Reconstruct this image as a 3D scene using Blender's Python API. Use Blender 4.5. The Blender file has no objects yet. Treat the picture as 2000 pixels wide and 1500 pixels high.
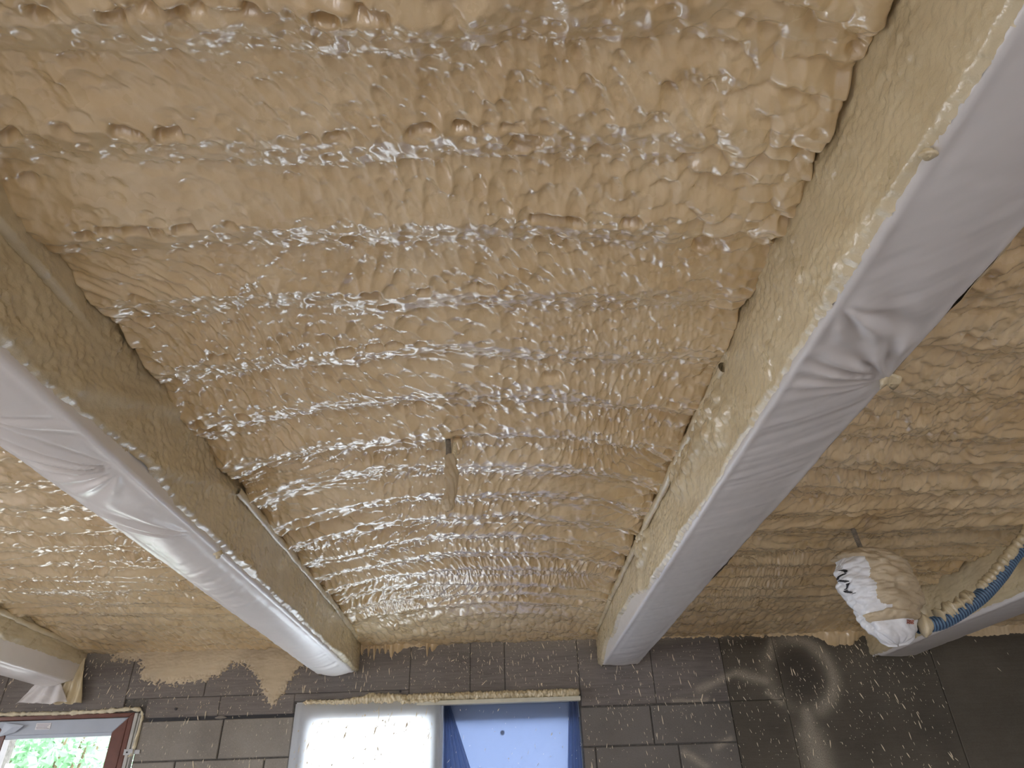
import bpy, bmesh, math, random
import numpy as np
from mathutils import Vector, Matrix

SC = bpy.context.scene
COL = SC.collection

# ------------------------------------------------------------------ camera
F_PX = 1314.02
YAW, PIT, ROLL = [math.radians(a) for a in (-1.39269, 32.39946, -2.06663)]
cam_d = bpy.data.cameras.new('camera')
cam_d.sensor_width = 36.0
cam_d.lens = F_PX / 2000.0 * 36.0
cam_d.clip_start = 0.01
cam = bpy.data.objects.new('camera', cam_d)
COL.objects.link(cam)
cy, sy, cp, sp = math.cos(YAW), math.sin(YAW), math.cos(PIT), math.sin(PIT)
FW = Vector((-sy * cp, cy * cp, sp))
RT = Vector((cy, sy, 0))
UP = RT.cross(FW)
cr, sr = math.cos(ROLL), math.sin(ROLL)
RT, UP = cr * RT + sr * UP, -sr * RT + cr * UP
M = Matrix(((RT.x, UP.x, -FW.x, 0), (RT.y, UP.y, -FW.y, 0), (RT.z, UP.z, -FW.z, 0), (0, 0, 0, 1)))
cam.matrix_world = M
SC.camera = cam

# ------------------------------------------------------------------ light
SC.view_settings.view_transform = 'Standard'
SC.view_settings.look = 'None'
SC.view_settings.gamma = 1.0
SC.view_settings.use_curve_mapping = False
SC.view_settings.exposure = 0.42
SC.cycles.use_denoising = True
SC.cycles.use_adaptive_sampling = False
SC.cycles.max_bounces = 8
SC.cycles.diffuse_bounces = 5
SC.cycles.glossy_bounces = 3
SC.cycles.transmission_bounces = 6
SC.cycles.transparent_max_bounces = 8
SC.cycles.caustics_reflective = False
SC.cycles.caustics_refractive = False
SC.cycles.sample_clamp_indirect = 8.0

world = bpy.data.worlds.new('overcast_sky')
SC.world = world
world.use_nodes = True
wn = world.node_tree
wn.nodes.clear()
w_out = wn.nodes.new('ShaderNodeOutputWorld')
w_bg = wn.nodes.new('ShaderNodeBackground')
w_bg.inputs['Color'].default_value = (0.89, 0.925, 1.0, 1)
w_bg.inputs['Strength'].default_value = 15.0
wn.links.new(w_bg.outputs[0], w_out.inputs[0])

# room (metres, camera at the origin)
WY = 4.2            # inner face of the far wall
FZ = -1.6           # floor
CZ = 0.935          # foam base plane
XL, XR, YB = -4.3, 4.0, -3.6
BOT = 0.69          # underside of the beams
BEAMS = [(-2.68, -2.46), (-1.07, -0.86), (0.56, 0.77), (2.17, 2.38)]

def portal(name, loc, rot, sx, sy_):
    l = bpy.data.lights.new(name, 'AREA')
    l.shape = 'RECTANGLE'
    l.size, l.size_y = sx, sy_
    l.cycles.is_portal = True
    o = bpy.data.objects.new(name, l)
    o.location = loc
    o.rotation_euler = rot
    COL.objects.link(o)
    return o
# openings: (kind, ...) daylight enters through these
H = math.pi / 2
portal('daylight_portal', (-2.46, 4.38, -0.1), (-H, 0, 0), 0.80, 1.3)
portal('daylight_portal', (-0.37, 4.42, -0.55), (-H, 0, 0), 1.6, 2.2)
REAR_FILL = [(-2.0, -1.2), (0.5, 1.9)]  # unseen rear openings, added and sized for fill light
for a, b in REAR_FILL:
    portal('daylight_portal', ((a + b) / 2, YB - 0.21, -0.70), (H, 0, 0), b - a, 1.8)
LEFT_FILL = (1.4, 2.7)  # unseen left opening, placed to brighten the left and give foam highlights
portal('daylight_portal', (XL - 0.21, sum(LEFT_FILL) / 2, -0.25), (0, -H, 0), 1.5, LEFT_FILL[1] - LEFT_FILL[0])

# ------------------------------------------------------------------ helpers
def link(o, parent=None):
    COL.objects.link(o)
    if parent is not None:
        o.parent = parent
    return o

def tag(o, label=None, cat=None, group=None, kind=None):
    if label: o['label'] = label
    if cat: o['category'] = cat
    if group: o['group'] = group
    if kind: o['kind'] = kind
    return o

def empty(name, loc=(0, 0, 0)):
    o = bpy.data.objects.new(name, None)
    o.location = loc
    o.empty_display_size = 0.05
    return link(o)

def mesh_np(name, V, Q, mat, parent=None, smooth=True, attrs=None, loc=None):
    """V (n,3), Q (m,4) or (m,3) -> one mesh object"""
    V = np.asarray(V, np.float32)
    Q = np.asarray(Q, np.int32)
    k = Q.shape[1]
    if loc is not None:
        V = V - np.array(loc, np.float32)
    me = bpy.data.meshes.new(name)
    me.vertices.add(len(V)); me.vertices.foreach_set('co', V.ravel())
    me.loops.add(Q.size); me.loops.foreach_set('vertex_index', Q.ravel())
    me.polygons.add(len(Q))
    me.polygons.foreach_set('loop_start', np.arange(0, Q.size, k, dtype=np.int32))
    me.polygons.foreach_set('use_smooth', np.full(len(Q), smooth, bool))
    me.update(calc_edges=True)
    if attrs:
        for an, av in attrs.items():
            a = me.attributes.new(an, 'FLOAT', 'POINT')
            a.data.foreach_set('value', np.asarray(av, np.float32).ravel())
    if mat is not None:
        me.materials.append(mat)
    o = bpy.data.objects.new(name, me)
    if loc is not None:
        o.location = loc
    return link(o, parent)

def grid_quads(n, m, flip=False, wrap=False):
    mm = m if wrap else m - 1
    i, j = np.meshgrid(np.arange(n - 1), np.arange(mm), indexing='ij')
    j2 = (j + 1) % m
    a, b, c, d = i * m + j, i * m + j2, (i + 1) * m + j2, (i + 1) * m + j
    q = np.stack([a, b, c, d], -1).reshape(-1, 4)
    return q[:, ::-1] if flip else q

def grid(name, P, mat, parent=None, flip=False, wrap=False, attrs=None, keep=None, smooth=True):
    n, m = P.shape[:2]
    q = grid_quads(n, m, flip, wrap)
    V = P.reshape(-1, 3)
    if keep is not None:
        kv = keep.ravel()
        q = q[kv[q].any(1)]
        used = np.zeros(len(V), bool); used[q.ravel()] = True
        idx = np.cumsum(used) - 1
        q = idx[q]
        V = V[used]
        if attrs: attrs = {k_: np.asarray(v).ravel()[used] for k_, v in attrs.items()}
    return mesh_np(name, V, q, mat, parent, smooth, attrs)

class MB:
    def __init__(s): s.bm = bmesh.new()
    def box(s, x0, x1, y0, y1, z0, z1):
        vs = [s.bm.verts.new(p) for p in ((x0, y0, z0), (x1, y0, z0), (x1, y1, z0), (x0, y1, z0), (x0, y0, z1), (x1, y0, z1), (x1, y1, z1), (x0, y1, z1))]
        for f in ((0, 3, 2, 1), (4, 5, 6, 7), (0, 1, 5, 4), (1, 2, 6, 5), (2, 3, 7, 6), (3, 0, 4, 7)):
            s.bm.faces.new([vs[i] for i in f])
        return s
    def poly_prism(s, pts, y0, y1):
        """pts (x,z) outline extruded from y0 to y1"""
        a = [s.bm.verts.new((p[0], y0, p[1])) for p in pts]
        b = [s.bm.verts.new((p[0], y1, p[1])) for p in pts]
        s.bm.faces.new(a[::-1]); s.bm.faces.new(b)
        for i in range(len(pts)):
            j = (i + 1) % len(pts)
            s.bm.faces.new((a[i], a[j], b[j], b[i]))
        return s
    def bevel(s, w, seg=1):
        bmesh.ops.bevel(s.bm, geom=s.bm.edges[:], offset=w, segments=seg, affect='EDGES', clamp_overlap=True)
        return s
    def build(s, name, mat, parent=None, smooth=False):
        bmesh.ops.recalc_face_normals(s.bm, faces=s.bm.faces[:])
        me = bpy.data.meshes.new(name)
        s.bm.to_mesh(me); s.bm.free()
        if smooth:
            for p in me.polygons: p.use_smooth = True
        me.materials.append(mat)
        return link(bpy.data.objects.new(name, me), parent)

RS = np.random.RandomState(7)
TAB = RS.rand(8, 256, 256).astype(np.float32)

def vn(x, y, s=0):
    """smooth value noise 0..1"""
    t = TAB[s % 8]
    x = np.asarray(x, np.float32) + 37.3 * s; y = np.asarray(y, np.float32) + 11.7 * s
    xi = np.floor(x).astype(np.int32); yi = np.floor(y).astype(np.int32)
    fx = x - xi; fy = y - yi
    fx = fx * fx * fx * (fx * (fx * 6 - 15) + 10); fy = fy * fy * fy * (fy * (fy * 6 - 15) + 10)
    a = t[xi & 255, yi & 255]; b = t[(xi + 1) & 255, yi & 255]
    c = t[xi & 255, (yi + 1) & 255]; d = t[(xi + 1) & 255, (yi + 1) & 255]
    return (a * (1 - fx) + b * fx) * (1 - fy) + (c * (1 - fx) + d * fx) * fy

def fbm(x, y, s=0, o=4, g=0.5):
    r = 0; a = 1.0; t = 0
    for k in range(o):
        r = r + a * vn(x * 2 ** k, y * 2 ** k, s + k * 3); t += a; a *= g
    return r / t

def cells(x, y, s=0, tip=0.0, jit=0.85):
    """rounded overlapping blobs; tip>0 makes every blob a drip whose far end stands proud. 0..1"""
    t1, t2, t3 = TAB[s % 8], TAB[(s + 3) % 8], TAB[(s + 5) % 8]
    x = np.asarray(x, np.float32) + 19.1 * s; y = np.asarray(y, np.float32) + 5.3 * s
    xi = np.floor(x).astype(np.int32); yi = np.floor(y).astype(np.int32)
    best = np.full(x.shape, -9.0, np.float32)
    for dx in (-1, 0, 1):
        for dy in (-1, 0, 1):
            cx = xi + dx; cy_ = yi + dy
            px = cx + 0.5 + jit * (t1[cx & 255, cy_ & 255] - 0.5)
            py = cy_ + 0.5 + jit * (t2[cx & 255, cy_ & 255] - 0.5)
            r = 0.75 + 0.5 * t3[cx & 255, cy_ & 255]
            ex = (x - px) / r; ey = (y - py) / r
            d2 = ex * ex + ey * ey
            v = np.where(d2 < 1, 1 - d2, (1 - d2) * 0.5) * (0.6 + 0.8 * t3[cy_ & 255, cx & 255]) + tip * ey * np.clip(1.2 - d2, 0, 1)
            best = np.maximum(best, v)
    return np.clip(best, -0.3, 1.6)

def ss(a, b, x):
    t = np.clip((x - a) / (b - a), 0, 1)
    return t * t * (3 - 2 * t)

# ------------------------------------------------------------------ materials
class NT:
    def __init__(s, name):
        s.m = bpy.data.materials.new(name); s.m.use_nodes = True
        s.t = s.m.node_tree; s.t.nodes.clear()
        s.out = s.n('ShaderNodeOutputMaterial')
    def n(s, typ, **kw):
        nd = s.t.nodes.new(typ)
        for k, v in kw.items():
            if k in nd.inputs: nd.inputs[k].default_value = v
            else: setattr(nd, k, v)
        return nd
    def l(s, a, b): s.t.links.new(a, b)
    def noise(s, scale, detail=4, rough=0.55, vec=None):
        nd = s.n('ShaderNodeTexNoise'); nd.inputs['Scale'].default_value = scale
        nd.inputs['Detail'].default_value = detail; nd.inputs['Roughness'].default_value = rough
        s.l(vec if vec is not None else s.obj(), nd.inputs['Vector'])
        return nd.outputs['Fac']
    def obj(s):
        if not hasattr(s, 'tc'): s.tc = s.n('ShaderNodeTexCoord')
        return s.tc.outputs['Object']
    def scaled(s, sc_):
        mp = s.n('ShaderNodeMapping'); mp.inputs['Scale'].default_value = sc_
        s.l(s.obj(), mp.inputs['Vector']); return mp.outputs[0]
    def ramp(s, fac, stops):
        r = s.n('ShaderNodeValToRGB'); s.l(fac, r.inputs[0])
        e = r.color_ramp.elements
        while len(e) < len(stops): e.new(0.5)
        for el, (p, c) in zip(e, stops):
            el.position = p; el.color = (*c, 1) if len(c) == 3 else c
        return r.outputs['Color']
    def mix(s, fac, a, b, blend='MIX'):
        m = s.n('ShaderNodeMix'); m.data_type = 'RGBA'; m.blend_type = blend
        if isinstance(fac, (int, float)): m.inputs[0].default_value = fac
        else: s.l(fac, m.inputs[0])
        for v, i in ((a, 6), (b, 7)):
            if isinstance(v, tuple): m.inputs[i].default_value = (*v, 1)
            else: s.l(v, m.inputs[i])
        return m.outputs[2]
    def math(s, op, a, b=None, clamp=False):
        m = s.n('ShaderNodeMath'); m.operation = op; m.use_clamp = clamp
        for v, i in ((a, 0), (b, 1)):
            if v is None: continue
            if isinstance(v, (int, float)): m.inputs[i].default_value = v
            else: s.l(v, m.inputs[i])
        return m.outputs[0]
    def attr(s, name):
        a = s.n('ShaderNodeAttribute'); a.attribute_name = name; return a.outputs['Fac']
    def bump(s, h, strength=0.3, dist=0.01):
        b = s.n('ShaderNodeBump'); b.inputs['Strength'].default_value = strength
        b.inputs['Distance'].default_value = dist; s.l(h, b.inputs['Height']); return b.outputs[0]
    def bsdf(s, color, rough=0.5, spec=0.5, normal=None, **kw):
        p = s.n('ShaderNodeBsdfPrincipled')
        if isinstance(color, tuple): p.inputs['Base Color'].default_value = (*color, 1)
        else: s.l(color, p.inputs['Base Color'])
        if isinstance(rough, (int, float)): p.inputs['Roughness'].default_value = rough
        else: s.l(rough, p.inputs['Roughness'])
        p.inputs['Specular IOR Level'].default_value = spec
        if normal is not None: s.l(normal, p.inputs['Normal'])
        for k, v in kw.items(): p.inputs[k.replace('_', ' ')].default_value = v
        s.last = p
        return p.outputs[0]
    def done(s, sh): s.l(sh, s.out.inputs[0]); return s.m

def simple(name, col, rough=0.5, spec=0.5, var=0.12, scale=30, bump=0.15, dist=0.002, **kw):
    t = NT(name)
    f = t.noise(scale, 5)
    c = t.ramp(f, [(0.3, tuple(v * (1 - var) for v in col)), (0.7, tuple(min(1, v * (1 + var)) for v in col))])
    return t.done(t.bsdf(c, rough, spec, t.bump(f, bump, dist), **kw))

def foam_mat(name, base, dark, rough=0.27, coat=0.35, fine=0.35):
    t = NT(name)
    big = t.noise(1.7, 3); mid = t.noise(14, 4); sm = t.noise(230, 3, 0.6)
    c = t.ramp(t.math('ADD', t.math('MULTIPLY', big, 0.6), t.math('MULTIPLY', mid, 0.4)),
               [(0.36, dark), (0.62, base)])
    h = t.math('ADD', t.math('MULTIPLY', mid, 0.25), t.math('MULTIPLY', sm, 0.22))
    r = t.ramp(t.noise(9, 4), [(0.35, (rough * .8,) * 3), (0.7, (rough * 1.7,) * 3)])
    nb = t.bump(h, fine, 0.004)
    o = t.bsdf(c, r, 0.5, nb, Coat_Weight=coat, Coat_Roughness=0.17, Coat_IOR=1.75)
    t.l(nb, t.last.inputs['Coat Normal'])
    return t.done(o)

M_FOAM = foam_mat('glossy_sprayed_foam', (0.765, 0.615, 0.38), (0.605, 0.435, 0.22), coat=1.0)
M_FOAMD = foam_mat('matte_sprayed_foam', (0.70, 0.60, 0.39), (0.54, 0.45, 0.28), rough=0.33, coat=0.8, fine=1.0)
M_PATCH = foam_mat('thin_sprayed_foam', (0.56, 0.46, 0.31), (0.40, 0.32, 0.21), rough=0.5, coat=0.1, fine=0.8)
M_SPLAT = simple('foam_flecks', (0.80, 0.70, 0.52), 0.5, 0.4)

def film_mat(name, col, rough=0.38, coat=0.2):
    t = NT(name)
    f = t.noise(2.5, 3); g = t.noise(60, 3, vec=t.scaled((1, 0.25, 1)))
    c = t.ramp(f, [(0.3, tuple(v * 0.92 for v in col)), (0.7, col)])
    return t.done(t.bsdf(c, rough, 0.5, t.bump(g, 0.08, 0.002), Coat_Weight=coat, Coat_Roughness=0.25))
M_FILM = film_mat('milky_plastic_film', (0.68, 0.655, 0.635))
M_FILMW = film_mat('white_film_glow_tint', (0.87, 0.84, 0.81), 0.33, 0.3)  # white film, lightened to stand in for daylight glowing through it

def concrete(name, c0, c1, streak=0.0, spec=0.25):
    t = NT(name)
    n1 = t.noise(3.0, 5, 0.6); n2 = t.noise(130, 4, 0.7)
    f = t.math('ADD', t.math('MULTIPLY', n1, 0.65), t.math('MULTIPLY', n2, 0.35))
    if streak:
        n3 = t.noise(9, 5, 0.65, vec=t.scaled((0.7, 1, 9)))
        f = t.math('ADD', t.math('MULTIPLY', f, 1 - streak), t.math('MULTIPLY', n3, streak))
        hgt = t.math('ADD', n2, t.math('MULTIPLY', n3, 2.0))
    else:
        hgt = n2
    c = t.ramp(f, [(0.33, c0), (0.66, c1)])
    dust = t.math('MULTIPLY', t.attr('dust'), t.math('ADD', t.math('MULTIPLY', t.noise(200, 3, 0.8), 4.0), -1.25, clamp=True), clamp=True)
    c = t.mix(dust, c, (0.38, 0.34, 0.27))
    darken = t.attr('darken')
    c = t.mix(darken, c, (0.035, 0.03, 0.026))
    return t.done(t.bsdf(c, 0.85, spec, t.bump(hgt, 0.5, 0.003)))
M_RING = concrete('board_marked_concrete', (0.13, 0.115, 0.102), (0.24, 0.215, 0.195), 0.55)
M_BLOCK = concrete('concrete_block', (0.20, 0.18, 0.155), (0.31, 0.285, 0.25))
M_DARKC = concrete('dark_cast_concrete', (0.085, 0.074, 0.058), (0.145, 0.128, 0.10), 0.2)
M_MORTAR = simple('recessed_mortar', (0.12, 0.11, 0.097), 0.9, 0.2, 0.3, 60)
M_WALLS = simple('grey_block_plaster', (0.42, 0.39, 0.38), 0.85, 0.2, 0.2, 6)
M_FLOOR = simple('dusty_screed', (0.50, 0.46, 0.44), 0.8, 0.3, 0.2, 4)
M_TIMBER = simple('beam_timber', (0.32, 0.22, 0.13), 0.7, 0.3, 0.3, 12)
M_BROWN = simple('brown_window_frame', (0.13, 0.048, 0.032), 0.35, 0.5, 0.2, 20)
M_GREYF = simple('grey_protective_film', (0.38, 0.42, 0.48), 0.4, 0.5, 0.06, 6, 0.1, 0.003)
M_FLAP = simple('pale_blue_film_flap', (0.42, 0.47, 0.54), 0.4, 0.5, 0.06, 6)
M_ALU = simple('grey_profile', (0.42, 0.41, 0.38), 0.45, 0.5, 0.08, 15)
M_BEAD = simple('pale_foam_bead', (0.62, 0.56, 0.40), 0.55, 0.4, 0.15, 40, 0.6, 0.006)
M_BLACK = simple('black_parts_and_gap_shade', (0.02, 0.02, 0.022), 0.5, 0.4)  # black parts and print; also paints the shade in the open joint
M_STEEL = simple('galvanised_steel', (0.42, 0.42, 0.42), 0.4, 0.5, 0.1, 30, Metallic=0.6)
M_LABEL = simple('white_label', (0.75, 0.72, 0.72), 0.6, 0.3, 0.03)
M_PRINT = simple('grey_print', (0.20, 0.20, 0.24), 0.6, 0.3, 0.03)
M_REDP = simple('red_print', (0.36, 0.12, 0.08), 0.6, 0.3, 0.1)
M_BOARD = simple('pale_lintel_board', (0.58, 0.56, 0.46), 0.6, 0.3, 0.1, 12)
M_CONDUIT = simple('grey_conduit', (0.22, 0.19, 0.15), 0.5, 0.4, 0.3, 60)
M_WHITEFR = simple('white_window_frame', (0.75, 0.76, 0.76), 0.4, 0.5, 0.03)
M_BARK = simple('bark', (0.16, 0.11, 0.07), 0.8, 0.2, 0.3)
M_GROUND = simple('gravel_yard', (0.30, 0.28, 0.27), 0.9, 0.2, 0.3, 3)

def hose_mat():
    t = NT('blue_corrugated_hose')
    a = t.attr('ridge')
    c = t.mix(a, (0.012, 0.03, 0.085), (0.16, 0.28, 0.42))
    return t.done(t.bsdf(c, 0.35, 0.5))
M_HOSE = hose_mat()

def bag_mat():
    t = NT('white_plastic_bag')
    f = t.noise(18, 4)
    c = t.ramp(f, [(0.3, (0.66, 0.67, 0.68)), (0.7, (0.82, 0.83, 0.85))])
    return t.done(t.bsdf(c, 0.35, 0.5, t.bump(t.noise(30, 3), 0.4, 0.006), Coat_Weight=0.3))
M_BAG = bag_mat()

def translucent(name, col_r, col_t, fac, rough=0.4, speck=False, clear=0.0):
    t = NT(name)
    f = t.noise(40, 4)
    d = t.bsdf(col_r, rough, 0.5, t.bump(f, 0.05, 0.002))
    tr = t.n('ShaderNodeBsdfTranslucent'); tr.inputs[0].default_value = (*col_t, 1)
    m = t.n('ShaderNodeMixShader'); m.inputs[0].default_value = fac
    t.l(d, m.inputs[1]); t.l(tr.outputs[0], m.inputs[2])
    o = m.outputs[0]
    if clear:
        tp = t.n('ShaderNodeBsdfTransparent'); tp.inputs[0].default_value = (*col_t, 1)
        m2 = t.n('ShaderNodeMixShader'); m2.inputs[0].default_value = clear
        t.l(o, m2.inputs[1]); t.l(tp.outputs[0], m2.inputs[2]); o = m2.outputs[0]
    return t.done(o)
M_FILMA = translucent('translucent_window_film', (0.70, 0.69, 0.64), (0.80, 0.82, 0.87), 0.90, 0.35)
M_FILMB = translucent('blue_clear_film', (0.18, 0.21, 0.28), (0.66, 0.73, 0.88), 0.35, 0.18, clear=0.55)
M_FOLD = translucent('gathered_blue_film', (0.09, 0.11, 0.17), (0.30, 0.37, 0.55), 0.30, 0.15, clear=0.35)
M_PANEL = translucent('pale_blue_translucent_panel', (0.46, 0.48, 0.52), (0.38, 0.42, 0.49), 0.64, 0.5)
M_LEAF = translucent('bright_leaf', (0.20, 0.34, 0.20), (0.26, 0.44, 0.26), 0.45, 0.45)

def glass():
    t = NT('window_glass')
    tp = t.n('ShaderNodeBsdfTransparent'); tp.inputs[0].default_value = (0.93, 0.96, 0.95, 1)
    g = t.n('ShaderNodeBsdfGlossy'); g.inputs['Roughness'].default_value = 0.03
    fr = t.n('ShaderNodeFresnel')
    m = t.n('ShaderNodeMixShader'); t.l(fr.outputs[0], m.inputs[0])
    t.l(tp.outputs[0], m.inputs[1]); t.l(g.outputs[0], m.inputs[2])
    return t.done(m.outputs[0])
M_GLASS = glass()

# ------------------------------------------------------------------ foam height field
TT = np.linspace(0, 1, 201)
def _prof(xs, ys, w=9):
    p = np.interp(TT[:-1], xs, ys); k = np.hanning(2 * w + 3)[1:-1]; k /= k.sum()
    q = sum(k[i] * np.roll(p, i - w) for i in range(2 * w + 1))
    return np.append(q, q[0]).astype(np.float32)
# near the camera the passes end in a broad lip that turns up gently; further off they are stepped
PN = _prof([0, 0.08, 0.64, 1.0], [0, 0.03, 1, 0], 6)
PF = _prof([0, 0.42, 0.78, 1.0], [0, 0.95, 1.0, 0])

def foam_h(X, Y):
    """how far the foam hangs below its base plane (m) and lateral slump along y"""
    Yc = np.clip(Y, 0, 9)
    curv = 0.55 * np.clip((Yc - 1.1) / 1.4, 0, 1)
    wob = 0.045 * (fbm(X * 1.3, Y * 1.1, 1, 3) - 0.5) + 0.02 * (vn(X * 7, Y * 5, 2) - 0.5)
    yy = Y - curv * (X + 0.1) ** 2 * (np.abs(X) < 0.9) + 0.06 * np.sin(X * 2.1 + 1) * (np.abs(X) >= 0.9) + wob * (1 + 0.3 * Yc)
    # fine scallop of the pass edges
    yy = yy + 0.010 * (cells(X / 0.034, Y / 0.12, 4) - 0.5)
    ph = (yy - 0.7645) / 0.203
    t = ph - np.floor(ph)
    up = 0.68
    farw = ss(1.15, 1.9, Yc)
    ridge = np.interp(t, TT, PN) * (1 - farw) + np.interp(t, TT, PF) * farw
    row = np.floor(ph)
    amp = (0.017 + 0.008 * vn(row * 1.7 + 3, X * 1.1, 5)) * (0.65 + 0.7 * fbm(X * 2.3 + row * 3.3, Y * 1.2, 6, 2))
    amp = amp * (1 + 0.35 * farw)
    rough_zone = ss(0.15, 0.42, X + 0.15 * (vn(X * 3, Y * 4, 3) - .5)) * (1 - ss(0.85, 1.15, Y)) * (X < 0.6)
    rough_zone = np.maximum(rough_zone, 1 - ss(0.42, 0.60, Y + 0.1 * (vn(X * 4, Y * 4, 2) - .5)))
    rightbay = ss(0.7, 0.8, X)
    rough_zone = np.maximum(rough_zone, rightbay * (0.75 - 0.35 * ss(1.6, 3.0, Y)))
    amp = amp * (1 - 0.35 * (X < -1.0))
    h = amp * ridge * (1 - 0.3 * rough_zone)
    # second, smaller wave that makes the far passes narrower
    ph2 = ph * 2.0 + 0.35 + 0.6 * vn(X * 2, Y * 3, 7)
    t2 = ph2 - np.floor(ph2)
    far = ss(1.15, 2.3, Yc)
    h = h + far * 0.011 * (0.5 - 0.5 * np.cos(2 * np.pi * np.where(t2 < .68, t2 / .68 * .5, .5 + (t2 - .68) / .32 * .5)))
    band = ss(up - 0.02, up + 0.05, t) * (1 - farw) + farw * ss(0.40, 0.48, t) * (1 - ss(0.74, 0.80, t))
    # drips / fingers: blobs long in y, slanted, whose far tip stands proud
    sk = X + 0.35 * Y * (vn(X * 2.2, Y * 2.2, 6) - 0.5)
    patch = fbm(X * 4, Y * 5, 2, 3)
    on_brown = 0.35 + 0.65 * np.sin(np.pi * np.clip(t / up, 0, 1))
    c1 = 0.55 - cells(sk / 0.026, Y / 0.048, 1, -0.9)
    h = h + c1 * (0.0046 + 0.0070 * ss(0.36, 0.66, patch)) * (0.5 + 0.5 * on_brown) * (1 + 0.5 * far) * (1 - 0.6 * band)
    c2 = 0.55 - cells(sk / 0.0125, Y / 0.019, 3, -0.7)
    h = h + c2 * 0.0016 * (1 + ss(0.4, 0.7, vn(X * 6, Y * 7, 1)) + 0.9 * far) * (1 - 0.45 * band)
    # dimples in the crests
    c3 = cells(X / 0.030, Y / 0.022, 6)
    h = h - 0.0060 * ss(0.75, 1.25, c3) * (1 - on_brown * 0.6)
    # thick hanging lumps in the coarse zones
    c4 = cells(sk / 0.052 + 0.8 * vn(X * 16, Y * 16, 4), Y / 0.044 + 0.8 * vn(X * 16, Y * 16, 5), 5, 0.7)
    h = h + rough_zone * (0.019 * c4 + 0.012 * (fbm(X * 11, Y * 11, 4, 2) - 0.5))
    # cavities where one pass overlaps the next
    cv = cells(X / 0.042 + row * 3.1, row * 1.7 + X * 0, 7)
    h = h - 0.020 * ss(0.85, 1.1, cv) * np.exp(-((t - 0.655) / 0.045) ** 2) * ss(0.35, 0.6, vn(X * 3 + row, row, 2)) * (Y > 0.3)
    # small blow holes
    pit = cells(X / 0.11, Y / 0.09, 2, 0, 1.0)
    h = h - 0.016 * ss(1.30, 1.36, pit)
    return h, t

def y_axis(y0, y1, a=0.0022, b=0.0016, coarse=0.05, yc=0.25):
    ys = list(np.arange(y0, yc, coarse)) if y0 < yc else []
    y = max(y0, yc)
    while y < y1:
        ys.append(y); y += a + b * y
    ys.append(y1)
    return np.array(ys, np.float32)

def base_z(Y):
    # the layer thickens downwards where it meets the far wall
    return CZ - 0.055 * ss(3.55, 4.25, Y) ** 1.1

ceiling = MB().box(XL - 0.2, XR + 0.2, YB - 0.2, WY + 0.2, CZ + 0.10, CZ + 0.25).build('ceiling', M_WALLS)
tag(ceiling, kind='structure')

def foam_bay(x0, x1, dx, a, b, ymin=YB, yc=0.25, drop_right=1.0):
    xs = np.arange(x0 - 0.004, x1 + 0.004, dx, dtype=np.float32)
    ys = y_axis(ymin, WY + 0.01, a, b, 0.05, yc)
    X, Y = np.meshgrid(xs, ys, indexing='ij')
    h, t = foam_h(X, Y)
    endf = ss(3.45, 3.8, Y)
    fing = cells(X / 0.030, Y / 0.10, 4, 0.9)
    h = h * (1 - 0.75 * endf) + endf * (0.010 * fing + 0.018)
    # the foam pulls away from the beams: an irregular dark crack
    for e, s in ((X - x0, 1), (x1 - X, 2)):
        w = 0.006 + 0.022 * np.clip(fbm(Y * 5, Y * 0 + s * 7.7 + x0 * 3, s, 3) * 2.2 - 0.6, 0, 1)
        hang = ss(0.45, 0.75, vn(Y * 9, Y * 0 + s + x0, 3 + s))
        lob = cells(e / 0.05, Y / 0.030, s) * (1 - ss(0.03, 0.12, e))
        h = h + 0.010 * lob * (1 - endf)
        h = h - (1 - ss(0.3, 1.0, e / w)) * 0.055 * (1 - hang)
    Z = base_z(Y) - h
    P = np.stack([X, Y + 0.25 * (h - 0.02) * (Y < 3.4), Z], -1)
    return grid('foam_layer', P, M_FOAM, ceiling, flip=False)
import time
T0 = time.time()
foam_bay(-0.86, 0.56, 0.0026, 0.0018, 0.00135)
foam_bay(-2.46, -1.07, 0.0042, 0.0022, 0.0017, yc=1.1)
foam_bay(0.77, 2.17, 0.0036, 0.0020, 0.0016, yc=0.6)
foam_bay(XL, -2.68, 0.02, 0.006, 0.004, yc=2.5)
foam_bay(2.38, XR, 0.02, 0.006, 0.004, yc=1.8)
print('foam', time.time() - T0)

# ------------------------------------------------------------------ beams wrapped in film
def fan(X, Y, ax, ay, ang, spread, n, amp, L):
    dx = X - ax; dy = Y - ay
    r = np.hypot(dx, dy) + 1e-6
    th = np.arctan2(dy, dx) - ang
    th = (th + np.pi) % (2 * np.pi) - np.pi
    return amp * np.exp(-(th / spread) ** 2) * ss(0.0, 0.05, r) * np.exp(-(r / L) ** 2) * np.cos(th * n + 2.5 * vn(th * 3 + 9, th * 0, 2)) * np.minimum(1, r / 0.08)

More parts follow.
